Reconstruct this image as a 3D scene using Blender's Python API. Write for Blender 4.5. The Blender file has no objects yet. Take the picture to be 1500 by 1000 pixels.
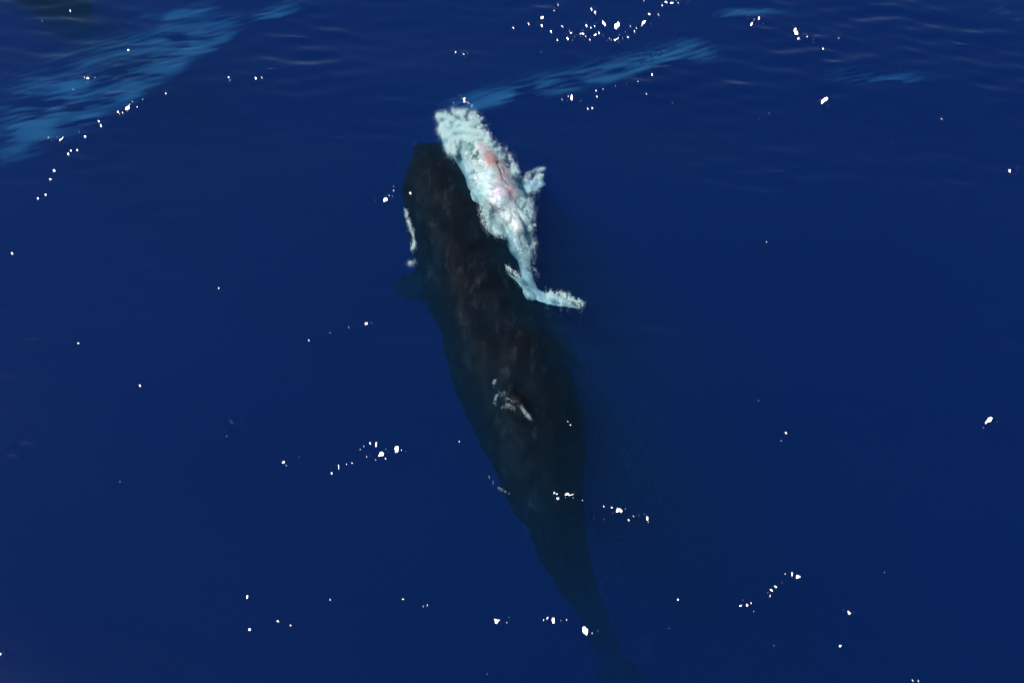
import bpy, math, random
import numpy as np
from mathutils import Vector
from mathutils.bvhtree import BVHTree

# ------------------------------------------------------------------ camera, sky, sun, exposure
S = bpy.context.scene
PITCH, DIST, LENS = math.radians(52.0), 20.0, 40.0
CAM = np.array([0.0, -DIST * math.cos(PITCH), DIST * math.sin(PITCH)])
cam_data = bpy.data.cameras.new('camera')
cam_data.lens, cam_data.sensor_width = LENS, 36.0
cam_data.clip_start, cam_data.clip_end = 0.1, 5000
cam = bpy.data.objects.new('camera', cam_data)
S.collection.objects.link(cam)
cam.location = CAM.tolist()
cam.rotation_euler = (math.pi / 2 - PITCH, 0, 0)
S.camera = cam

SUN = Vector((-0.66, 0.13, 0.74)).normalized()          # direction towards the sun
elev = math.asin(SUN.z)
world = bpy.data.worlds.new('World')
S.world = world
world.use_nodes = True
nt = world.node_tree
sky = nt.nodes.new('ShaderNodeTexSky')
sky.sky_type = 'NISHITA'
sky.sun_disc = False
sky.sun_elevation = elev
sky.sun_rotation = math.atan2(SUN.x, SUN.y)
sky.air_density, sky.dust_density, sky.ozone_density = 1.0, 0.0, 5.0
nt.links.new(sky.outputs[0], nt.nodes['Background'].inputs[0])
nt.nodes['Background'].inputs[1].default_value = 0.08

sun_data = bpy.data.lights.new('sun', 'SUN')
sun_data.energy, sun_data.angle, sun_data.color = 4.1, math.radians(0.53), (1.0, 0.985, 0.98)
sun = bpy.data.objects.new('sun', sun_data)
S.collection.objects.link(sun)
sun.location = (SUN * 60).to_tuple()
sun.rotation_euler = SUN.to_track_quat('Z', 'Y').to_euler()

S.view_settings.view_transform = 'Standard'
S.view_settings.look = 'None'
S.view_settings.exposure, S.view_settings.gamma = 0.0, 1.0
S.view_settings.use_curve_mapping = False
S.render.engine = 'CYCLES'
S.cycles.max_bounces = 10
S.cycles.diffuse_bounces = 8
S.cycles.volume_bounces = 1
S.cycles.transparent_max_bounces = 8

rng = np.random.default_rng(11)
random.seed(11)

# ------------------------------------------------------------------ helpers
FWD = np.array([0.0, math.cos(PITCH), -math.sin(PITCH)])
UP = np.array([0.0, math.sin(PITCH), math.cos(PITCH)])
FPX = LENS / 36.0 * 1500.0

def spot(px, py, z=0.0):
    """where a point of the photograph (1500 x 1000) lies at height z"""
    px, py, z = np.broadcast_arrays(np.asarray(px, float), np.asarray(py, float), np.asarray(z, float))
    d = ((px - 750) / FPX)[..., None] * np.array([1.0, 0, 0]) + ((500 - py) / FPX)[..., None] * UP + FWD
    t = (z - CAM[2]) / d[..., 2]
    return CAM + d * t[..., None]

def photo_xy(P):
    d = np.asarray(P, float) - CAM
    k = d @ FWD
    return 750 + FPX * d[..., 0] / k, 500 - FPX * (d @ UP) / k

def link(name, me, mat, parent=None, **props):
    o = bpy.data.objects.new(name, me)
    S.collection.objects.link(o)
    if mat:
        me.materials.append(mat)
    o.parent = parent
    for k, v in props.items():
        o[k] = v
    return o

def mesh_from(name, V, F, smooth=True):
    me = bpy.data.meshes.new(name)
    V = np.asarray(V, np.float32)
    F = np.asarray(F, np.int32)
    n = F.shape[1]
    me.vertices.add(len(V)); me.vertices.foreach_set('co', V.ravel())
    me.loops.add(F.size); me.loops.foreach_set('vertex_index', F.ravel())
    me.polygons.add(len(F)); me.polygons.foreach_set('loop_start', np.arange(0, F.size, n, dtype=np.int32))
    me.update(calc_edges=True)
    me.polygons.foreach_set('use_smooth', np.full(len(F), smooth, dtype=bool))
    me.update()
    return me

def waves(x, y, n, lam, spread, seed, aniso=1.0):
    """a sum of sine waves with slopes of about 1 (rms); lam = (shortest, longest); main direction is y"""
    r = np.random.default_rng(seed)
    h = np.zeros_like(x)
    for _ in range(n):
        L = lam[0] * (lam[1] / lam[0]) ** r.random()
        a = r.normal(0, spread)
        k = 2 * math.pi / L
        h += np.sin(k * (x * math.sin(a) * aniso + y * math.cos(a)) + r.random() * 6.283) / k
    return h * math.sqrt(2.0 / n)

def vnoise(x, y, seed):
    """smooth value noise 0..1"""
    t = np.random.default_rng(seed).random((256, 256))
    xi, yi = np.floor(x).astype(int), np.floor(y).astype(int)
    fx, fy = x - xi, y - yi
    fx, fy = fx * fx * (3 - 2 * fx), fy * fy * (3 - 2 * fy)
    g = lambda i, j: t[(xi + i) % 256, (yi + j) % 256]
    return (g(0, 0) * (1 - fx) + g(1, 0) * fx) * (1 - fy) + (g(0, 1) * (1 - fx) + g(1, 1) * fx) * fy

def smooth01(t):
    t = np.clip(t, 0, 1)
    return t * t * (3 - 2 * t)

def node_mat(name):
    m = bpy.data.materials.new(name)
    m.use_nodes = True
    m.node_tree.nodes.clear()
    N = m.node_tree.nodes
    out = N.new('ShaderNodeOutputMaterial')
    return m, N, m.node_tree.links, out

# ------------------------------------------------------------------ materials
def water_material():
    m, N, L, out = node_mat('sea_water')
    geo = N.new('ShaderNodeNewGeometry')
    mp = N.new('ShaderNodeMapping'); mp.inputs['Scale'].default_value = (1.6, 4.0, 1.0)
    n1 = N.new('ShaderNodeTexNoise'); n1.inputs['Scale'].default_value = 1.3; n1.inputs['Detail'].default_value = 3
    bp = N.new('ShaderNodeBump'); bp.inputs['Strength'].default_value = 0.06; bp.inputs['Distance'].default_value = 0.03
    L.new(geo.outputs['Position'], mp.inputs[0]); L.new(mp.outputs[0], n1.inputs[0])
    L.new(n1.outputs[0], bp.inputs['Height'])
    fr = N.new('ShaderNodeFresnel'); fr.inputs['IOR'].default_value = 1.34
    tr = N.new('ShaderNodeBsdfTransparent')
    gl = N.new('ShaderNodeBsdfGlossy'); gl.inputs['Roughness'].default_value = 0.17
    gl.inputs['Color'].default_value = (1, 1, 1, 1)
    L.new(bp.outputs[0], gl.inputs['Normal']); L.new(bp.outputs[0], fr.inputs['Normal'])
    mx = N.new('ShaderNodeMixShader')
    L.new(fr.outputs[0], mx.inputs[0]); L.new(tr.outputs[0], mx.inputs[1]); L.new(gl.outputs[0], mx.inputs[2])
    L.new(mx.outputs[0], out.inputs['Surface'])
    # scatter (0.017, 0.060, 0.090)/m, extinction (1.5, 0.63, 0.195)/m
    sc = N.new('ShaderNodeVolumeScatter')
    d = 0.096
    sc.inputs['Color'].default_value = (0.18, 0.63, 0.94, 1); sc.inputs['Density'].default_value = d
    ab = N.new('ShaderNodeVolumeAbsorption')           # absorbs (1 - colour) * density
    A = 1.5
    ab.inputs['Color'].default_value = (1 - 1.47 / A, 1 - 0.57 / A, 1 - 0.105 / A, 1); ab.inputs['Density'].default_value = A
    ad = N.new('ShaderNodeAddShader')
    L.new(sc.outputs[0], ad.inputs[0]); L.new(ab.outputs[0], ad.inputs[1])
    L.new(ad.outputs[0], out.inputs['Volume'])
    return m

def skin_material():
    m, N, L, out = node_mat('dark_whale_skin')
    tc = N.new('ShaderNodeTexCoord')
    mp = N.new('ShaderNodeMapping'); mp.inputs['Scale'].default_value = (2.4, 0.9, 1.5); mp.inputs['Rotation'].default_value = (0, 0, -0.18)
    n1 = N.new('ShaderNodeTexNoise'); n1.inputs['Scale'].default_value = 2.3; n1.inputs['Detail'].default_value = 8; n1.inputs['Roughness'].default_value = 0.7
    n1.inputs['Distortion'].default_value = 0.3
    cr = N.new('ShaderNodeValToRGB')
    e = cr.color_ramp.elements
    e[0].position, e[0].color = 0.40, (0.0032, 0.003, 0.004, 1)
    e[1].position, e[1].color = 0.78, (0.055, 0.055, 0.058, 1)
    x = e.new(0.56); x.color = (0.0072, 0.0062, 0.0075, 1)
    L.new(tc.outputs['Object'], mp.inputs[0]); L.new(mp.outputs[0], n1.inputs[0]); L.new(n1.outputs[0], cr.inputs[0])
    n2 = N.new('ShaderNodeTexNoise'); n2.inputs['Scale'].default_value = 7; n2.inputs['Detail'].default_value = 4
    L.new(tc.outputs['Object'], n2.inputs[0])
    bp = N.new('ShaderNodeBump'); bp.inputs['Strength'].default_value = 0.15; bp.inputs['Distance'].default_value = 0.03
    L.new(n2.outputs[0], bp.inputs['Height'])
    pb = N.new('ShaderNodeBsdfPrincipled')
    pb.inputs['Roughness'].default_value = 0.6
    pb.inputs['Specular IOR Level'].default_value = 0.06
    L.new(cr.outputs[0], pb.inputs['Base Color']); L.new(bp.outputs[0], pb.inputs['Normal'])
    L.new(pb.outputs[0], out.inputs['Surface'])
    return m

def calf_material():
    m, N, L, out = node_mat('pale_calf_skin')
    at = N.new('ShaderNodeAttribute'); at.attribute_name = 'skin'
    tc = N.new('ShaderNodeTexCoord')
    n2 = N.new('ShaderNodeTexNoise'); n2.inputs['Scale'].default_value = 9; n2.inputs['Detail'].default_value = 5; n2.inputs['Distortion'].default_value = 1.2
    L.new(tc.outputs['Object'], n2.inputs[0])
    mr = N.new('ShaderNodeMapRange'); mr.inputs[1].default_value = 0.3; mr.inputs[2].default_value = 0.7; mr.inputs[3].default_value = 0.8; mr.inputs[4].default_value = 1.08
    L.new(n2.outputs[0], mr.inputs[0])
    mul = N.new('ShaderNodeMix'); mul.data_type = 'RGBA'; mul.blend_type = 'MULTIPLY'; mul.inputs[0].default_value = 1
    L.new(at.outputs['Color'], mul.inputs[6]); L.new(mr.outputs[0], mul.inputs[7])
    bp = N.new('ShaderNodeBump'); bp.inputs['Strength'].default_value = 0.5; bp.inputs['Distance'].default_value = 0.05
    L.new(n2.outputs[0], bp.inputs['Height'])
    pb = N.new('ShaderNodeBsdfPrincipled'); pb.inputs['Roughness'].default_value = 0.28
    L.new(mul.outputs[2], pb.inputs['Base Color']); L.new(bp.outputs[0], pb.inputs['Normal'])
    L.new(pb.outputs[0], out.inputs['Surface'])
    return m

def foam_material():
    m, N, L, out = node_mat('white_foam')
    tc = N.new('ShaderNodeTexCoord')
    n = N.new('ShaderNodeTexNoise'); n.inputs['Scale'].default_value = 14; n.inputs['Detail'].default_value = 3
    cr = N.new('ShaderNodeValToRGB')
    cr.color_ramp.elements[0].position, cr.color_ramp.elements[0].color = 0.3, (0.72, 0.98, 0.91, 1)
    cr.color_ramp.elements[1].position, cr.color_ramp.elements[1].color = 0.7, (0.88, 1.0, 0.95, 1)
    L.new(tc.outputs['Object'], n.inputs[0]); L.new(n.outputs[0], cr.inputs[0])
    pb = N.new('ShaderNodeBsdfPrincipled'); pb.inputs['Roughness'].default_value = 0.7
    tl = N.new('ShaderNodeBsdfTranslucent'); mx = N.new('ShaderNodeMixShader'); mx.inputs[0].default_value = 0.07
    L.new(cr.outputs[0], pb.inputs['Base Color']); L.new(cr.outputs[0], tl.inputs['Color'])
    L.new(pb.outputs[0], mx.inputs[1]); L.new(tl.outputs[0], mx.inputs[2]); L.new(mx.outputs[0], out.inputs['Surface'])
    return m

def seabed_material():
    m, N, L, out = node_mat('deep_seabed')
    n = N.new('ShaderNodeTexNoise'); n.inputs['Scale'].default_value = 0.2
    cr = N.new('ShaderNodeValToRGB')
    cr.color_ramp.elements[0].color = (0.03, 0.035, 0.04, 1); cr.color_ramp.elements[1].color = (0.06, 0.06, 0.06, 1)
    pb = N.new('ShaderNodeBsdfPrincipled'); pb.inputs['Roughness'].default_value = 0.9
    L.new(n.outputs[0], cr.inputs[0]); L.new(cr.outputs[0], pb.inputs['Base Color']); L.new(pb.outputs[0], out.inputs['Surface'])
    return m

M_WATER, M_SKIN, M_CALF, M_FOAM, M_BED = water_material(), skin_material(), calf_material(), foam_material(), seabed_material()

# ------------------------------------------------------------------ the sea
GY = (-7.6, 12.0)
nx, ny = 1150, 890
tt = np.linspace(0, 1, ny)
ys = GY[0] + (GY[1] - GY[0]) * (0.68 * tt + 0.32 * tt * tt)     # rows a little closer together near the drone
half = np.interp(ys, GY, (9.2, 13.8))                    # half width of the finely rippled sheet in each row
us = np.linspace(-1, 1, nx)
X, Y = half[:, None] * us[None, :], np.repeat(ys[:, None], nx, 1)   # row = y

def cell_at(x, y):
    j = int(np.argmin(np.abs(ys - y)))
    i = min(max(int(round((x / half[j] + 1) / 2 * (nx - 1))), 0), nx - 1)
    return i, j

# long swell, then small wind ripples that come and go
H = 0.026 * waves(X, Y, 9, (2.5, 7.0), 0.5, 1)
patchy = smooth01((vnoise(X * 0.45 + 9, Y * 0.7 + 4, 5) - 0.35) / 0.5)
calm = 0.4 + 0.6 * smooth01((Y + 5) / 7) + 1.2 * smooth01((Y - 2) / 7)
H += (0.014 + 0.042 * patchy) * calm * waves(X, Y, 18, (0.3, 1.3), 0.32, 2)

# bands of rippled water: the far slopes of two or three wavelets, seen at a low angle
BANDS = [   # lower edge, upper edge (photo points), strength
    ([(-30, 252), (40, 226), (85, 206), (130, 190), (180, 162), (235, 122), (290, 88), (375, 34)],
     [(-30, 130), (40, 105), (85, 85), (130, 64), (180, 48), (235, 34), (290, 22), (375, 4)], 1.0),
    ([(185, 38), (260, 30), (345, 12)], [(185, 26), (260, 8), (345, -10)], 1.0),
    ([(345, 36), (410, 27), (465, 8)], [(345, 18), (410, 4), (465, -16)], 1.0),
    ([(630, 168), (730, 158), (830, 136), (950, 106), (1000, 93), (1070, 92)],
     [(630, 150), (730, 118), (830, 100), (950, 66), (1000, 48), (1070, 72)], 0.9),
    ([(1030, 30), (1100, 24), (1190, 16)], [(1030, 16), (1100, 12), (1190, 8)], 0.8),
    ([(1195, 122), (1280, 124), (1390, 116)], [(1195, 100), (1280, 100), (1390, 104)], 0.75),
    ([(1440, 16), (1470, 24), (1520, 42)], [(1440, 4), (1470, 4), (1520, 20)], 1.0),
]
PX, PY = photo_xy(np.stack([X, Y, np.zeros_like(X)], -1))
def band_strength(PX, PY):
    band = np.zeros_like(PX)
    for lo, hi, s in BANDS:
        lx, ly = zip(*lo); ux, uy = zip(*hi)
        a, b = np.interp(PX, lx, ly), np.interp(PX, ux, uy)
        w = np.maximum(a - b, 4)
        v = (a - PY) / w                                      # 0 at the lower edge, 1 at the upper
        e0, e1 = lx[0], lx[-1]
        ends = smooth01((PX - e0) / 70) * smooth01((e1 - PX) / 70)
        prof = smooth01(v / 0.3 + 0.4) * (1 - smooth01((v - 0.45) / 0.75))
        band = np.maximum(band, s * prof * ends)
    return band
band = band_strength(PX, PY)
tex = 0.45 + 0.9 * vnoise(PX / 60 + PY / 30, PY / 9 - PX / 90, 21)
band *= np.clip(tex, 0, 1.25)
H += band * 0.13 * waves(X, Y, 26, (0.16, 0.75), 0.33, 3)

# small faint rippled smears on the calm water
for cx, cy, rx, ry in [(915, 262, 14, 9), (370, 590, 22, 9), (335, 618, 22, 12), (215, 405, 32, 7), (45, 493, 30, 5), (605, 572, 14, 5),
                       (1130, 255, 28, 6), (435, 55, 14, 6), (470, 78, 16, 4), (380, 100, 25, 6), (500, 198, 18, 7), (840, 345, 14, 6),
                       (875, 357, 10, 5), (25, 655, 20, 10), (905, 808, 14, 12), (945, 955, 14, 12), (775, 785, 12, 14), (1400, 65, 22, 7)]:
    g = np.exp(-((PX - cx) / rx) ** 2 - ((PY - cy) / ry) ** 2)
    H += 0.18 * g * waves(X, Y, 12, (0.12, 0.4), 0.4, 40 + cx)

# wavelets steep enough to throw the sun at the drone: (photo x, y, length, height, turn in degrees)
G = []
def g(s, w=3.2, h=3.2, rot=0, off=0.0):
    for p in s:
        G.append((p[0], p[1], p[2] if len(p) > 2 else w, p[3] if len(p) > 3 else h, p[4] if len(p) > 4 else rot, off))
FAINT = [(103, 16), (63, 33), (107, 133), (209, 147), (332, 638), (484, 488), (519, 476), (554, 467), (437, 667), (565, 657), (176, 704),
         (576, 273), (607, 212), (585, 245), (869, 759), (885, 761), (935, 755), (822, 908), (981, 919), (1134, 944), (714, 985), (1146, 853),
         (1239, 708), (1296, 838), (483, 879), (640, 328), (916, 46), (902, 126), (918, 123), (985, 149), (996, 158), (792, 76), (1190, 56),
         (1112, 173), (1127, 165), (1306, 206), (1491, 244), (890, 376), (792, 43), (839, 59), (943, 2), (1006, 3)]
g(FAINT, 2.2, 2.0, 0, 0.042)
SMALL = [(188, 74), (243, 139), (173, 163), (145, 177), (147, 183), (100, 226), (113, 220), (104, 221), (79, 250), (74, 263), (66, 286), (56, 291),
         (335, 115), (336, 119), (375, 115), (383, 114), (18, 370), (115, 504), (321, 423), (205, 565), (453, 499), (511, 480),
         (486, 692), (507, 679), (516, 677), (527, 657), (533, 653), (542, 648), (537, 667), (550, 672), (565, 671), (576, 280), (570, 288),
         (817, 731), (885, 743), (896, 744), (916, 745), (921, 763), (927, 757), (625, 887), (621, 887), (720, 909), (796, 905), (830, 906),
         (867, 925), (994, 877), (1086, 885), (1100, 883), (1122, 872), (1118, 874), (1130, 864), (1136, 859), (1110, 588), (1152, 633),
         (1145, 645), (1443, 620), (1441, 624), (1242, 896), (1230, 944), (1336, 997), (1344, 997), (361, 873), (366, 922), (406, 909),
         (425, 916), (589, 877), (832, 618), (672, 647), (1228, 58), (1379, 173), (1205, 72),
         (817, 9), (811, 17), (775, 36), (752, 41), (794, 38), (824, 39), (808, 47), (816, 58), (831, 57), (864, 59), (866, 14), (860, 38), (866, 42),
         (871, 38), (877, 48), (895, 58), (912, 56), (920, 54), (924, 38), (930, 46), (933, 40), (951, 19), (964, 22), (970, 7), (976, 3), (994, 4),
         (824, 146), (874, 140), (873, 131), (884, 130), (861, 157), (868, 156), (947, 136), (934, 120), (955, 108), (1122, 357)]
g(SMALL, 3.2, 3.0, 0, 0.016)
g([(128, 117, 7, 3, 15), (187, 157, 6, 6, 40), (180, 163, 6, 3, 20), (124, 198, 6, 3, 35), (88, 204, 6, 2.6, 25), (537, 473, 6, 3, 12),
   (414, 676, 7, 4, 10), (495, 683, 3, 6, 0), (551, 649, 3.5, 6.5, -15), (558, 665, 7.5, 5.5, 15), (582, 657, 8, 5.5, 10), (566, 293, 6.5, 4.5, 30),
   (601, 284, 3.6, 3.6, 0), (814, 723, 6.5, 6, 0), (834, 725, 10, 4, -5), (842, 726, 5, 4, 0), (907, 747, 7, 5, 0), (947, 759, 4.6, 7, 0),
   (728, 909, 8, 6.5, -25), (800, 904, 6, 5, 0), (811, 908, 6, 5.5, 0), (857, 922, 7.5, 6.5, -20), (1093, 884, 7, 4, 5), (1160, 840, 3.5, 6.5, -15),
   (1126, 868, 7, 4, 40), (1170, 845, 5.5, 5, 0), (1450, 614, 8.5, 4, 25), (1242, 896, 5.5, 5, 0), (3, 957, 6, 4, 40), (835, 623, 4, 3.6, 0),
   (794, 27, 5, 3, 20), (835, 48, 6, 3, -25), (854, 50, 8, 3, -20), (858, 53, 6, 3, -35), (872, 18, 6, 4, -30), (885, 34, 5, 5, 0), (902, 37, 6, 5, 20),
   (871, 51, 6, 2.6, 25), (903, 57, 10, 2.6, 3), (944, 33, 8, 2.8, 22), (985, 4, 7, 3, 0), (836, 143, 6, 4, 10), (1101, 33, 6, 3, 25), (1111, 27, 5, 2.4, 25),
   (1166, 47, 7, 5, 0), (1171, 59, 5.5, 3, 0), (1182, 56, 5, 3, 5), (1206, 147, 9, 3.6, 8), (1481, 250, 4.5, 4.5, -40),
   (700, 172, 5, 2.6, 0)])
g([(680, 80, 6, 1.6, -30), (666, 76, 5, 1.4, 10), (684, 152, 8, 1.8, -12), (690, 156, 5, 1.8, -30), (678, 147, 7, 1.4, 0)], 0, 0, 0, 0.06)

# the water round each glint is ruffled too
ruffle = np.zeros_like(H)
for px, py, w, h, rot, off in G:
    c = spot(px, py)
    if abs(c[0]) > 13.5 or not GY[0] < c[1] < GY[1]:
        continue
    i, j = cell_at(c[0], c[1])
    i0, i1, j0, j1 = max(i - 50, 0), min(i + 51, nx), max(j - 36, 0), min(j + 37, ny)
    e = np.exp(-((X[j0:j1, i0:i1] - c[0]) / 0.34) ** 2 - ((Y[j0:j1, i0:i1] - c[1]) / 0.22) ** 2)
    ruffle[j0:j1, i0:i1] = np.maximum(ruffle[j0:j1, i0:i1], e * min(w / 5, 1.2))
H += ruffle * 0.07 * (0.35 + 0.65 * smooth01((Y + 5) / 7)) * waves(X, Y, 22, (0.12, 0.45), 0.5, 7)
edge = smooth01(np.minimum(half[:, None] - np.abs(X), np.minimum(Y - GY[0], GY[1] - Y)) / 0.8)
H *= edge

for px, py, w, h, rot, off in list(G):
    if w >= 4.5:
        for _ in range(3):
            G.append((px + rng.normal(0, 9), py + rng.normal(0, 4), 2.0, 1.8, 0, 0.05))
Wm, Hp = np.zeros_like(H), H.copy()
for px, py, w, h, rot, off in G:
    c = spot(px, py)
    if abs(c[0]) > 13.5 or not GY[0] < c[1] < GY[1]:
        continue
    i, j = cell_at(c[0], c[1])
    res = 1.0 + 0.3 * float(smooth01(-c[1] / 6)) if max(w, h) < 4.5 else 0.95
    w, h = max(w * 0.78, 1.9) * res, max(h * 0.78, 1.9) * res
    view = Vector((CAM - c).tolist()).normalized()
    hv = (view + SUN).normalized()
    ang = rng.random() * 6.283
    off *= rng.random() ** 0.5
    sx, sy = -hv.x / hv.z + off * math.cos(ang), -hv.y / hv.z + off * math.sin(ang)
    p = spot([px + 1, px], [py, py + 1])                   # metres per photo pixel along x and along y
    mx, my = p[0][0] - c[0], c[1] - p[1][1]
    R = max(w, h) * 2.4 * max(mx, my) + 0.05
    ki, kj = int(R / (half[j] * 2 / nx)) + 1, int(R / (ys[min(j + 1, ny - 1)] - ys[max(j - 1, 0)]) * 2) + 2
    i0, i1, j0, j1 = max(i - ki, 0), min(i + ki + 1, nx), max(j - kj, 0), min(j + kj + 1, ny)
    xx, yy = X[j0:j1, i0:i1], Y[j0:j1, i0:i1]
    x0, y0 = X[j, i], Y[j, i]
    dx, dy = (xx - x0) / mx, (yy - y0) / my                # in photo pixels
    a = math.radians(rot)
    u, v = (dx * math.cos(a) + dy * math.sin(a)) / w, (-dx * math.sin(a) + dy * math.cos(a)) / h
    q = np.sqrt(u * u + v * v) + (0.6 if w < 3 else 1.3) * (vnoise(xx * 24 + px, yy * 20 + py, 77) - 0.45)
    wgt = 1 - smooth01((q - 1.0) / 0.7)
    plane = H[j, i] + sx * (xx - x0) + sy * (yy - y0)
    W0, P0 = Wm[j0:j1, i0:i1], Hp[j0:j1, i0:i1]
    more = wgt > W0
    P0[more] = plane[more]; W0[more] = wgt[more]
H = H * (1 - Wm) + Hp * Wm

V = np.stack([X.ravel(), Y.ravel(), H.ravel()], -1)
idx = np.arange(nx * ny).reshape(ny, nx)
quads = np.stack([idx[:-1, :-1], idx[:-1, 1:], idx[1:, 1:], idx[1:, :-1]], -1).reshape(-1, 4)
FAR, DEEP = 900.0, -30.0
Vl = [V]
nv = len(V)
tri = []
# rings of ever larger triangles carry the sheet out to the horizon
corners = np.array([V[idx[0, 0]], V[idx[0, -1]], V[idx[-1, -1]], V[idx[-1, 0]]]); corners[:, 2] = 0
signs = np.array([(-1, -1, 0), (1, -1, 0), (1, 1, 0), (-1, 1, 0)], float)
sides = [list(idx[0, :]), list(idx[:, -1]), list(idx[-1, ::-1]), list(idx[::-1, 0])]      # counter-clockwise
for off in (0.25, 1.0, 4.0, 16.0, 70.0, 300.0, FAR):
    nc = corners + signs * off
    new = []
    cid = list(range(nv, nv + 4)); Vl.append(nc); nv += 4
    for k in range(4):
        m = max(2, len(sides[k]) // 4)
        mid = [nc[k] + (nc[(k + 1) % 4] - nc[k]) * t for t in np.linspace(0, 1, m)[1:-1]]
        ids = [cid[k]] + list(range(nv, nv + len(mid))) + [cid[(k + 1) % 4]]
        if mid: Vl.append(np.array(mid)); nv += len(mid)
        new.append(ids)
        inn, i, j = sides[k], 0, 0
        while i < len(inn) - 1 or j < len(ids) - 1:
            if j == len(ids) - 1 or (i < len(inn) - 1 and (i + 0.5) / (len(inn) - 1) <= (j + 0.5) / (len(ids) - 1)):
                tri.append((inn[i], ids[j], inn[i + 1])); i += 1
            else:
                tri.append((inn[i], ids[j], ids[j + 1])); j += 1
    sides = new
Vl.append(nc + np.array([0, 0, DEEP])); low = nv; nv += 4
V = np.vstack(Vl)
for k in range(4):                                                   # sides and bottom of the body of water
    a, b, c, d = cid[k], cid[(k + 1) % 4], low + (k + 1) % 4, low + k
    tri += [(a, d, c), (a, c, b)]
tri += [(low, low + 3, low + 2), (low, low + 2, low + 1)]
me = bpy.data.meshes.new('sea_water')
allloops = np.concatenate([quads.ravel(), np.array(tri).ravel()]).astype(np.int32)
starts = np.concatenate([np.arange(len(quads)) * 4, len(quads) * 4 + np.arange(len(tri)) * 3]).astype(np.int32)
me.vertices.add(len(V)); me.vertices.foreach_set('co', V.astype(np.float32).ravel())
me.loops.add(len(allloops)); me.loops.foreach_set('vertex_index', allloops)
me.polygons.add(len(starts)); me.polygons.foreach_set('loop_start', starts)
me.update(calc_edges=True)
me.polygons.foreach_set('use_smooth', np.ones(len(starts), bool))
me.update()
link('sea_water', me, M_WATER, kind='structure')

bed = mesh_from('seabed', [(-880, -880, DEEP + 0.5), (880, -880, DEEP + 0.5), (880, 880, DEEP + 0.5), (-880, 880, DEEP + 0.5)], [(0, 1, 2, 3)], False)
link('seabed', bed, M_BED, kind='structure')

# ------------------------------------------------------------------ animals
def catmull(P, n):
    P = np.asarray(P, float)
    Q = np.vstack([2 * P[0] - P[1], P, 2 * P[-1] - P[-2]])
    out = []
    for i in range(len(P) - 1):
        a, b, c, d = Q[i], Q[i + 1], Q[i + 2], Q[i + 3]
        for t in np.linspace(0, 1, n, endpoint=False):
            out.append(0.5 * (2 * b + (c - a) * t + (2 * a - 5 * b + 4 * c - d) * t * t + (3 * b - a - 3 * c + d) * t ** 3))
    out.append(P[-1])
    return np.array(out)

def loft(rows, seg=28, n=5, flat=False):
    """rows: (x, y, z, half width, half height); a closed tapering body along them"""
    R = catmull(rows, n)
    C, W, Hh = R[:, :3], np.maximum(R[:, 3], 0.01), np.maximum(R[:, 4], 0.01)
    T = np.gradient(C, axis=0)
    T /= np.linalg.norm(T, axis=1)[:, None]
    side = np.cross(T, [0, 0, 1.0]); side /= np.linalg.norm(side, axis=1)[:, None]
    up = np.cross(side, T)
    th = np.linspace(0, 2 * math.pi, seg, endpoint=False)
    V = C[:, None] + (W[:, None] * np.cos(th))[..., None] * side[:, None] + (Hh[:, None] * np.sin(th))[..., None] * up[:, None]
    k = len(C)
    V = np.vstack([V.reshape(-1, 3), C[0] - T[0] * W[0] * 0.4, C[-1] + T[-1] * W[-1] * 0.4])
    F = []
    for i in range(k - 1):
        for j in range(seg):
            j2 = (j + 1) % seg
            a, b, c, d = i * seg + j, i * seg + j2, (i + 1) * seg + j2, (i + 1) * seg + j
            F += [(a, b, c), (a, c, d)]
    for j in range(seg):
        j2 = (j + 1) % seg
        F.append((len(V) - 2, j2, j)); F.append((len(V) - 1, (k - 1) * seg + j, (k - 1) * seg + j2))
    return V, F

def blade(points, thick):
    """a flat tapered limb: points are ((x,y,z) leading edge, (x,y,z) trailing edge) pairs from root to tip"""
    rings = []
    seg = 10
    for k, (a, b) in enumerate(points):
        a, b = np.array(a), np.array(b)
        c, r = (a + b) / 2, (a - b) / 2
        t = thick * (1 - 0.75 * k / (len(points) - 1))
        for q in range(seg):
            th = 2 * math.pi * q / seg
            rings.append(c + r * math.cos(th) + np.array([0, 0, t]) * math.sin(th))
    n = len(points)
    V = np.array(rings + [(np.array(points[0][0]) + points[0][1]) / 2, (np.array(points[-1][0]) + points[-1][1]) / 2])
    F = []
    for i in range(n - 1):
        for j in range(seg):
            j2 = (j + 1) % seg
            a, b, c, d = i * seg + j, i * seg + j2, (i + 1) * seg + j2, (i + 1) * seg + j
            F += [(a, b, c), (a, c, d)]
    for j in range(seg):
        j2 = (j + 1) % seg
        F.append((n * seg, j2, j)); F.append((n * seg + 1, (n - 1) * seg + j, (n - 1) * seg + j2))
    return V, F

def fuse(name, parts, voxel, smooth=6):
    """join closed shapes into ONE continuous skin"""
    Vs, Fs, n = [], [], 0
    for V, F in parts:
        Vs.append(V); Fs.append(np.asarray(F) + n); n += len(V)
    me = mesh_from(name + '_raw', np.vstack(Vs), np.vstack(Fs))
    o = bpy.data.objects.new(name + '_raw', me)
    S.collection.objects.link(o)
    m = o.modifiers.new('r', 'REMESH'); m.mode = 'VOXEL'; m.voxel_size = voxel; m.use_smooth_shade = True
    s = o.modifiers.new('s', 'SMOOTH'); s.iterations = smooth; s.factor = 0.5
    dg = bpy.context.evaluated_depsgraph_get()
    out = bpy.data.meshes.new_from_object(o.evaluated_get(dg))
    bpy.data.objects.remove(o); bpy.data.meshes.remove(me)
    out.name = name
    out.polygons.foreach_set('use_smooth', np.ones(len(out.polygons), bool))
    return out

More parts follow.
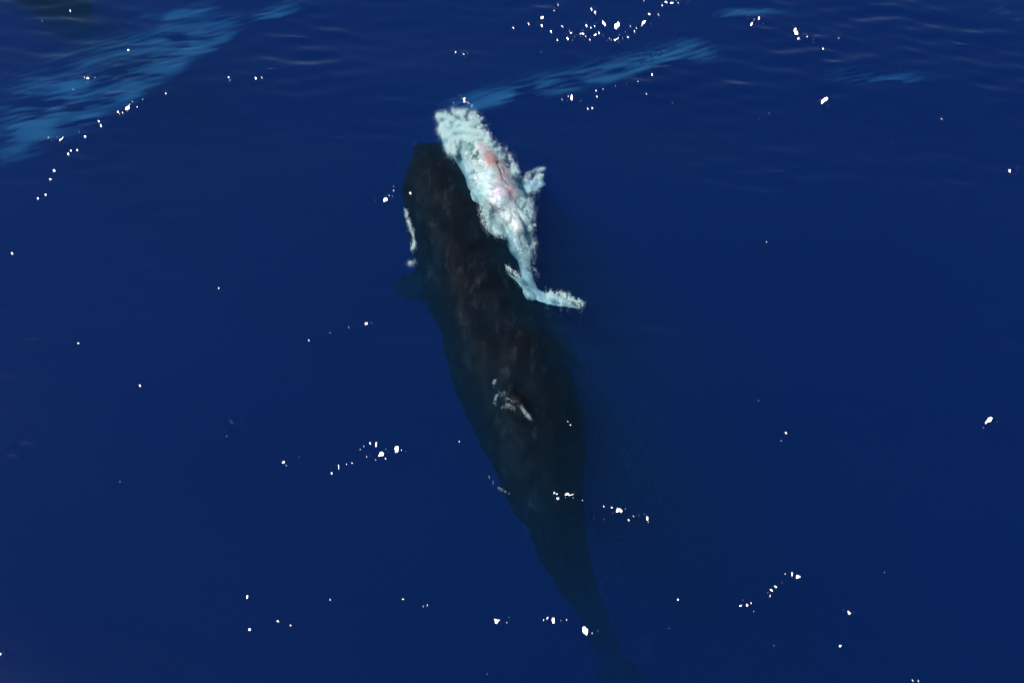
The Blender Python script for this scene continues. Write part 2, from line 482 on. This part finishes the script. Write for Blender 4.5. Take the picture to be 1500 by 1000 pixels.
def at_base(o):
    """move the origin to the middle of the thing without moving the thing"""
    co = np.empty(3 * len(o.data.vertices), np.float32); o.data.vertices.foreach_get('co', co)
    co = co.reshape(-1, 3); c = (co.min(0) + co.max(0)) / 2
    co -= c; o.data.vertices.foreach_set('co', co.ravel()); o.location = c.tolist(); o.data.update()

# ---- the dark adult: (photo y, left edge x, right edge x, height of the back)
ROWS = [(208, 612, 621, -0.5), (216, 604, 636, -0.32), (227, 599, 654, -0.2), (243, 594, 677, -0.12), (262, 591, 696, -0.07), (285, 590, 708, -0.05), (315, 595, 724, -0.05), (360, 603, 750, -0.05),
        (400, 612, 766, -0.06), (450, 631, 782, -0.09), (500, 645, 808, -0.09), (550, 663, 838, -0.07), (600, 684, 854, -0.09), (650, 704, 859, -0.15), (700, 728, 860, -0.26),
        (750, 764, 861, -0.42), (800, 784, 867, -0.74), (850, 812, 877, -1.25), (900, 848, 892, -2.0), (950, 870, 910, -2.7), (1000, 888, 922, -3.2)]
rows = []
for py, l, r, top in ROWS:
    top -= 0.04
    z = top
    for _ in range(4):
        w = (spot(r, py, z)[0] - spot(l, py, z)[0]) / 2 * 0.95
        z = top - 0.78 * w
    c = spot((l + r) / 2, py, z)
    rows.append((*c, w, 0.78 * w))
body = loft(rows, 36, 5)
P3 = lambda px, py, z: tuple(spot(px, py, z))
fin_l = blade([(P3(650, 372, -0.75), P3(655, 446, -0.85)), (P3(616, 390, -0.95), P3(628, 446, -1.1)), (P3(592, 398, -1.2), P3(604, 442, -1.35)), (P3(574, 414, -1.5), P3(581, 436, -1.6))], 0.12)
fin_r = blade([(P3(735, 395, -0.8), P3(760, 470, -0.8)), (P3(780, 425, -1.0), P3(795, 505, -1.0)), (P3(820, 465, -1.5), P3(828, 530, -1.4)), (P3(848, 515, -2.0), P3(850, 548, -2.0))], 0.14)
hump = loft([(*spot(738, 548, -0.29), 0.05, 0.10), (*spot(752, 585, -0.22), 0.13, 0.19), (*spot(766, 612, -0.25), 0.12, 0.18), (*spot(778, 640, -0.42), 0.05, 0.12)], 12, 4)
fluke_l = blade([(P3(893, 945, -2.6), P3(905, 1010, -3.0)), (P3(868, 985, -2.8), P3(880, 1035, -3.1)), (P3(835, 1025, -3.0), P3(845, 1055, -3.2)), (P3(800, 1060, -3.2), P3(806, 1068, -3.3))], 0.12)
fluke_r = blade([(P3(893, 945, -2.6), P3(905, 1010, -3.0)), (P3(930, 965, -2.7), P3(935, 1020, -3.0)), (P3(960, 995, -3.0), P3(962, 1025, -3.2)), (P3(990, 1018, -3.3), P3(988, 1025, -3.4))], 0.12)
def roughen(me, amp, f, seed):
    c = np.empty(3 * len(me.vertices), np.float32); me.vertices.foreach_get('co', c); c = c.reshape(-1, 3)
    n = np.empty(3 * len(me.vertices), np.float32); me.vertex_normals.foreach_get('vector', n); n = n.reshape(-1, 3)
    k = vnoise(c[:, 0] * f + c[:, 2] * f * 0.7, c[:, 1] * f * 0.7 - c[:, 2] * f * 0.5, seed) + 0.5 * vnoise(c[:, 0] * f * 2.3, c[:, 1] * f * 1.7 + c[:, 2] * f, seed + 1) - 0.75
    c += n * (amp * k)[:, None]
    me.vertices.foreach_set('co', c.ravel()); me.update()
    return me
whale = link('dark_whale', roughen(fuse('dark_whale', [body, fin_l, fin_r, hump, fluke_l, fluke_r], 0.055, 8), 0.15, 1.9, 51), M_SKIN,
             label='large dark whale swimming just under the surface with its tail sinking into the blue', category='whale', group='whales in the sea')
at_base(whale)

# ---- a second dark back at the corner
r2 = []
for px, py, z, w in [(-150, -140, -1.4, 0.3), (-80, -100, -1.15, 0.6), (0, -62, -1.0, 0.75), (62, -24, -0.95, 0.72), (102, 6, -1.05, 0.5), (130, 34, -1.35, 0.16)]:
    r2.append((*spot(px, py, z), w, w * 0.75))
w2 = link('submerged_whale', fuse('submerged_whale', [loft(r2, 28, 5)], 0.06, 6), M_SKIN,
          label='dim dark whale back under the water at the top left corner', category='whale', group='whales in the sea')
at_base(w2)

# ---- the pale calf: (photo x, y, centre height, half width m, half height m)
CALF = [(660, 172, -0.22, 0.20, 0.18), (672, 190, -0.16, 0.36, 0.30), (690, 214, -0.14, 0.44, 0.36), (711, 242, -0.14, 0.49, 0.40), (729, 272, -0.14, 0.51, 0.42),
        (744, 303, -0.16, 0.45, 0.37), (757, 333, -0.14, 0.31, 0.27), (765, 358, -0.12, 0.19, 0.18), (770, 382, -0.10, 0.13, 0.13), (775, 406, -0.08, 0.15, 0.09), (784, 424, -0.06, 0.14, 0.06)]
crow = [(*spot(x, y, z), w, h) for x, y, z, w, h in CALF]
cbody = loft(crow, 28, 6)
tail_l = blade([(P3(778, 396, -0.08), P3(788, 430, -0.06)), (P3(764, 397, -0.06), P3(772, 422, -0.04)), (P3(754, 394, -0.02), P3(760, 407, -0.02)), (P3(742, 387, 0.04), P3(744, 391, 0.04))], 0.07)
tail_r = blade([(P3(776, 404, -0.06), P3(780, 430, -0.06)), (P3(800, 417, -0.03), P3(800, 437, -0.03)), (P3(824, 425, 0.03), P3(822, 440, 0.03)), (P3(850, 438, 0.06), P3(848, 444, 0.06))], 0.07)
flip = blade([(P3(748, 246, -0.14), P3(760, 282, -0.14)), (P3(770, 252, -0.08), P3(774, 276, -0.1)), (P3(786, 252, -0.02), P3(786, 268, -0.04)), (P3(803, 257, 0.04), P3(801, 262, 0.04))], 0.07)
flipl = blade([(P3(700, 262, -0.1), P3(722, 300, -0.12)), (P3(692, 268, 0.0), P3(704, 292, -0.02)), (P3(688, 274, 0.06), P3(692, 284, 0.05))], 0.07)
fold1 = loft([(*spot(700, 258, 0.10), 0.06, 0.05), (*spot(716, 262, 0.17), 0.12, 0.09), (*spot(733, 268, 0.20), 0.12, 0.09), (*spot(738, 282, 0.18), 0.15, 0.10), (*spot(733, 296, 0.12), 0.08, 0.06)], 12, 4)
fold2 = loft([(*spot(747, 298, 0.13), 0.07, 0.06), (*spot(753, 315, 0.13), 0.17, 0.10), (*spot(763, 338, 0.03), 0.13, 0.09), (*spot(768, 352, -0.06), 0.05, 0.05)], 12, 4)
fold3 = loft([(*spot(688, 240, 0.10), 0.04, 0.04), (*spot(697, 250, 0.14), 0.07, 0.06), (*spot(708, 256, 0.14), 0.05, 0.05)], 10, 4)
fold4 = loft([(*spot(716, 306, 0.0), 0.07, 0.05), (*spot(727, 324, 0.02), 0.17, 0.09), (*spot(744, 334, 0.0), 0.16, 0.08)], 10, 4)
cm = fuse('pale_whale_calf', [cbody, tail_l, tail_r, flip, flipl, fold1, fold2, fold3, fold4], 0.022, 7)
co = np.empty(3 * len(cm.vertices), np.float32); cm.vertices.foreach_get('co', co); co = co.reshape(-1, 3).astype(float)
no = np.empty(3 * len(cm.vertices), np.float32); cm.vertex_normals.foreach_get('vector', no); no = no.reshape(-1, 3)
n1 = vnoise(co[:, 0] * 4 + co[:, 1] * 1.5, co[:, 1] * 3.2 + 3, 3); n2 = vnoise(co[:, 0] * 8, co[:, 1] * 6 + co[:, 2] * 5, 4)
wr = 0.9 * (n1 - 0.5) - 0.35 * np.exp(-np.abs(n1 - 0.45) * 12) + 0.3 * (n2 - 0.5) + 0.1
co += no * (0.09 * wr)[:, None] + np.array([0, 0, -0.20])
cm.vertices.foreach_set('co', co.astype(np.float32).ravel())
cpx, cpy = photo_xy(co)
jx = 12 * (vnoise(co[:, 0] * 5, co[:, 1] * 5, 8) - 0.5) + 7 * (vnoise(co[:, 0] * 14, co[:, 1] * 14, 18) - 0.5)
jy = 12 * (vnoise(co[:, 0] * 5, co[:, 1] * 5, 9) - 0.5) + 7 * (vnoise(co[:, 0] * 14, co[:, 1] * 14, 19) - 0.5)
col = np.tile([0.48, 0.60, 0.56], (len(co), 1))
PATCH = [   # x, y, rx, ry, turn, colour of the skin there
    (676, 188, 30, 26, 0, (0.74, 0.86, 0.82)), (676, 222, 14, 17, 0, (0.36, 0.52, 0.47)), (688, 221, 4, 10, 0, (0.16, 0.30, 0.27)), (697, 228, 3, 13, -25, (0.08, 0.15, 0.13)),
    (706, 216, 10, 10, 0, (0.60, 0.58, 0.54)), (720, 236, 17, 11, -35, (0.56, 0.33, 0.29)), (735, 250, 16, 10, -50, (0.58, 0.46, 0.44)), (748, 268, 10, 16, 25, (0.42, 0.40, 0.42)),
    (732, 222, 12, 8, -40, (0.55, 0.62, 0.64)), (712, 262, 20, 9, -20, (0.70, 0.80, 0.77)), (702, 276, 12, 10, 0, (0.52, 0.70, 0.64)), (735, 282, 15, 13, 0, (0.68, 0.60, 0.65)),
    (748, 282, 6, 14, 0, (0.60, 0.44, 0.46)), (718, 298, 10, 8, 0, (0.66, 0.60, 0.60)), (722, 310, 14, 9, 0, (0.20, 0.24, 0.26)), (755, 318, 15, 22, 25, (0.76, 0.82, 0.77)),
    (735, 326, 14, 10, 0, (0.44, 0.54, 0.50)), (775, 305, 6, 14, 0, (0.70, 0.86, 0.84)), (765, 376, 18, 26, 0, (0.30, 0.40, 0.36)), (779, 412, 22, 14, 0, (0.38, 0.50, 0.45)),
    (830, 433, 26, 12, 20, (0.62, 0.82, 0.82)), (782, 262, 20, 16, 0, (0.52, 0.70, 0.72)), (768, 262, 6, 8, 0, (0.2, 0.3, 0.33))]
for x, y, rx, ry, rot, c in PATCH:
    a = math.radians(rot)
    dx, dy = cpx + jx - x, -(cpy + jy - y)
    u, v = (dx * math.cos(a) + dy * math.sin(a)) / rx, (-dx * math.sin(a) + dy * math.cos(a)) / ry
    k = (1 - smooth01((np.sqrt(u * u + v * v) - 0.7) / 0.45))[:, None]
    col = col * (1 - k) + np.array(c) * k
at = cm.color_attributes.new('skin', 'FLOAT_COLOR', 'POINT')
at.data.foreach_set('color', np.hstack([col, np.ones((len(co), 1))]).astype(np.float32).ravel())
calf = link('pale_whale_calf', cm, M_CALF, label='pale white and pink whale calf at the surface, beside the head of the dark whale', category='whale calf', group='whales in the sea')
fs = []
for p in cm.polygons: fs.append(tuple(p.vertices))
calf_tree = BVHTree.FromPolygons([tuple(v) for v in co], fs)
at_base(calf)

# ------------------------------------------------------------------ foam: many little bubble clots
TET_V = np.array([(1, 0, 0.5), (-0.5, 0.87, 0.5), (-0.5, -0.87, 0.5), (0, 0, -1.0)], float)
TET_F = np.array([(0, 1, 2), (0, 3, 1), (1, 3, 2), (2, 3, 0)])

def tetra_cloud(P, r, seed, tilt=0.9, flat=1.0):
    """one mesh of tiny closed bubbles, each turned its own way"""
    q = np.random.default_rng(seed)
    n = len(P)
    a, b = q.uniform(0, 6.283, n), q.uniform(-tilt, tilt, n)
    v = TET_V[None] * r[:, None, None] * np.array([1, 1, flat])
    y, z = v[..., 1] * np.cos(b)[:, None] - v[..., 2] * np.sin(b)[:, None], v[..., 1] * np.sin(b)[:, None] + v[..., 2] * np.cos(b)[:, None]
    x = v[..., 0]
    v = np.stack([x * np.cos(a)[:, None] - y * np.sin(a)[:, None], x * np.sin(a)[:, None] + y * np.cos(a)[:, None], z], -1)
    return (v + P[:, None]).reshape(-1, 3), (TET_F[None] + 4 * np.arange(n)[:, None, None]).reshape(-1, 3)

def foam(name, px, py, label, r=(0.0035, 0.007), sink=0.03, deep=0.0, seed=1):
    """px, py: photo points of the bubbles; sink: depth of the froth, deep: share of bubbles carried further down"""
    q = np.random.default_rng(seed)
    n = len(px)
    P = spot(px, py, 0.0)
    j = np.clip(np.searchsorted(ys, P[:, 1]), 0, ny - 1)
    i = np.clip(np.round((P[:, 0] / half[j] + 1) / 2 * (nx - 1)).astype(int), 0, nx - 1)
    z = H[j, i].copy()
    for k in range(n):
        hit = calf_tree.ray_cast(Vector((P[k, 0], P[k, 1], 3)), Vector((0, 0, -1)))[0]
        if hit: z[k] = max(z[k], hit.z)
    low = q.random(n) < deep
    z -= np.where(low, q.exponential(0.10, n), q.exponential(sink, n) - 0.008)
    P[:, 2] = z
    V, F = tetra_cloud(P, q.uniform(r[0], r[1], n), seed + 100, 0.3, 0.6)
    o = link(name, mesh_from(name, V, F, False), M_FOAM, kind='stuff', label=label)
    at_base(o)

def inside(poly, x, y):
    r = np.zeros(len(x), bool)
    for a, b in zip(poly, poly[1:] + poly[:1]):
        if a[1] != b[1]:
            r ^= ((a[1] > y) != (b[1] > y)) & (x < (b[0] - a[0]) * (y - a[1]) / (b[1] - a[1]) + a[0])
    return r

def lace(poly, n, scale, cut, seed, blur=4.0):
    """points in a photo outline, thick in clots and threads, thin between them, with a frayed edge"""
    q = np.random.default_rng(seed)
    lo, hi = np.min(poly, 0), np.max(poly, 0)
    X_, Y_ = [], []
    while sum(map(len, X_)) < n:
        x, y = q.uniform(lo[0] - 8, hi[0] + 8, 20000), q.uniform(lo[1] - 8, hi[1] + 8, 20000)
        v1 = vnoise(x / scale + 0.3 * y / scale, y / scale, seed); v2 = vnoise(x / scale * 2.7, y / scale * 2.7, seed + 1)
        d = np.clip(1.0 - np.abs(v1 - 0.5) * 3.2, 0, 1) * 0.6 + 0.7 * v2 - cut
        wx = x + 9 * (vnoise(x / 7, y / 7, seed + 2) - 0.5) + 7 * (vnoise(x / 2.6, y / 2.6, seed + 3) - 0.5)
        wy = y + 9 * (vnoise(x / 7, y / 7, seed + 4) - 0.5) + 7 * (vnoise(x / 2.6, y / 2.6, seed + 5) - 0.5)
        m = inside(poly, wx, wy) & (q.random(20000) < np.clip(d * 1.8, 0, 1))
        X_.append(x[m]); Y_.append(y[m])
    x, y = np.concatenate(X_)[:n], np.concatenate(Y_)[:n]
    far = q.random(n) ** 1.6
    return x + q.normal(0, blur, n) * far, y + q.normal(0, blur, n) * far

def streak(pts, n, wid, seed):
    q = np.random.default_rng(seed)
    P = catmull([(*p, 0) for p in pts], 24)[:, :2]
    k = q.integers(len(P), size=n)
    k = k[vnoise(k * 0.31 + 5, k * 0.0 + 2 * seed, seed + 3) + 0.25 * q.random(n) > 0.45]
    n = len(k)
    w = wid * (0.35 + 1.1 * vnoise(k * 0.22, k * 0.0 + seed, seed))
    return P[k, 0] + q.normal(0, 1, n) * w + 0.4 * wid * np.sin(k * 0.9 + seed), P[k, 1] + q.normal(0, 1, n) * w

def both(*parts):
    return np.concatenate([p[0] for p in parts]), np.concatenate([p[1] for p in parts])

px, py = both(lace([(640, 168), (652, 163), (664, 158), (690, 161), (704, 180), (714, 200), (722, 212), (706, 212), (690, 208), (674, 205), (662, 232), (655, 228), (648, 205)], 48000, 11, 0.30, 5),
              lace([(700, 185), (722, 205), (750, 232), (766, 258), (758, 260), (738, 238), (714, 216)], 4000, 7, 0.5, 6),
              lace([(682, 238), (694, 252), (706, 258), (722, 262), (716, 272), (700, 268), (688, 254)], 3500, 8, 0.5, 26),
              lace([(696, 276), (716, 292), (716, 330), (740, 342), (726, 344), (708, 326), (702, 300)], 3000, 7, 0.5, 27))
foam('calf_foam', px, py, 'frothy turquoise white water over the head of the pale calf', sink=0.016, deep=0.15, seed=5)
px, py = both(streak([(768, 264), (776, 254), (790, 249), (798, 247)], 1700, 2.0, 7), streak([(802, 258), (788, 259), (774, 274)], 1700, 2.0, 8), streak([(788, 259), (791, 268), (782, 279)], 1400, 2.0, 9),
              streak([(776, 258), (770, 270), (776, 278)], 1200, 2.0, 29), lace([(762, 288), (780, 290), (784, 318), (778, 340), (768, 310)], 3000, 6, 0.48, 10), streak([(778, 343), (784, 352), (778, 360)], 500, 2.4, 12))
foam('fin_foam', px, py, 'lacy white water round the flipper of the pale calf', deep=0.35, seed=6)
px, py = both(lace([(798, 421), (826, 427), (854, 439), (846, 445), (824, 441), (800, 434)], 4200, 4, 0.42, 14, 2.5), streak([(742, 388), (752, 396), (762, 405)], 1000, 1.3, 15), lace([(758, 352), (780, 352), (786, 400), (772, 412), (760, 392)], 900, 6, 0.55, 28))
foam('tail_foam', px, py, 'white water along the tail of the pale calf', deep=0.3, seed=7)
px, py = both(streak([(594, 306), (597, 320), (601, 330), (605, 344), (606, 358), (603, 364)], 1900, 1.6, 16), streak([(598, 384), (608, 382)], 350, 2.4, 17))
foam('head_foam', px, py, 'thin white foam line along the left side of the dark whale head', seed=8)
px, py = both(streak([(722, 562), (727, 556)], 160, 0.9, 18), streak([(724, 592), (728, 579), (741, 575)], 330, 1.3, 19), streak([(735, 598), (745, 593), (754, 600)], 300, 1.5, 20),
              streak([(763, 595), (769, 604), (777, 612)], 700, 1.5, 21), streak([(716, 697), (728, 712), (745, 723)], 200, 1.0, 22), streak([(738, 584), (750, 586), (758, 590)], 150, 2.5, 23))
foam('back_foam', px, py, 'small white foam flecks over the back of the dark whale', r=(0.0025, 0.0042), seed=9)

# ------------------------------------------------------------------ air bubbles that breaking waves left under the surface
N = 1500000
k = np.arange(1, N + 1)
g3 = 1.2207440846057596                                   # even (low-discrepancy) spread, so the cloud is smooth
bx = -13 + 26 * ((0.5 + k / g3) % 1); by = 3.0 + 7.8 * ((0.5 + k / g3 ** 2) % 1); bt = (0.5 + k / g3 ** 3) % 1
z0 = -0.62
ux, uy = photo_xy(np.stack([bx, by, np.full(N, z0)], -1))
dens = band_strength(ux, uy)
m = dens > 0.02
bx, by, bt, dens = bx[m], by[m], bt[m], dens[m]
wob = 0.5 * vnoise(bx * 0.8, by * 0.8, 60)
t1 = vnoise(bx * 0.8 + by * 0.5, by * 2.6 - bx * 0.8 + wob, 61)
t2 = vnoise(bx * 1.6 + by, by * 7.0 - bx * 1.9 + 2 * wob, 62)
t3 = vnoise(bx * 2.4 + by * 2.0, by * 16.0 - bx * 4.0 + 4 * wob, 63)
keep = bt < dens ** 1.15 * np.clip(1.5 * t1 + 1.5 * t2 + 1.1 * t3 - 1.32, 0, 1.5) * 0.72
bx, by = bx[keep], by[keep]
n = len(bx)
q = np.random.default_rng(31)
P = np.stack([bx, by, z0 + 0.12 * (vnoise(bx, by * 2, 64) - 0.5)], -1)
# a thin haze of bubbles in the wake beside the sinking tail
N = 500000
wx, wy, wt = q.uniform(-0.8, 5.0, N), q.uniform(-6.0, 1.5, N), q.random(N)
ux, uy = photo_xy(np.stack([wx, wy, np.full(N, -1.0)], -1))
d = np.exp(-((ux - 925 + (uy - 700) * -0.12) / 85) ** 2 - ((uy - 700) / 170) ** 2) * (0.3 + 1.4 * vnoise(wx * 1.3, wy * 1.1, 65))
for cx, cy, rx, ry, k_ in ((730, 706, 9, 10, 1.6), (748, 724, 6, 8, 1.4), (776, 786, 10, 13, 1.8), (788, 822, 10, 12, 0.9), (910, 812, 11, 10, 1.6), (940, 804, 8, 7, 1.0), (945, 957, 12, 12, 2.2), (908, 975, 12, 10, 1.8), (862, 800, 16, 24, 0.8), (880, 870, 14, 26, 0.7)):
    d += k_ * np.exp(-((ux - cx) / rx) ** 2 - ((uy - cy) / ry) ** 2) * (0.3 + 1.2 * vnoise(wx * 6, wy * 5, 67))
kp = wt < 0.17 * d
P = np.vstack([P, np.stack([wx[kp], wy[kp], np.full(kp.sum(), -0.55) - 0.9 * q.random(kp.sum())], -1)])
R = np.where(np.arange(len(P)) < n, q.uniform(0.0055, 0.008, len(P)), q.uniform(0.0016, 0.0028, len(P)))
BV, BF = tetra_cloud(P, R, 32)
link('air_bubbles', mesh_from('air_bubbles', BV, BF), M_FOAM, kind='stuff', label='pale blue streaks of fine air bubbles under the rippled waves')
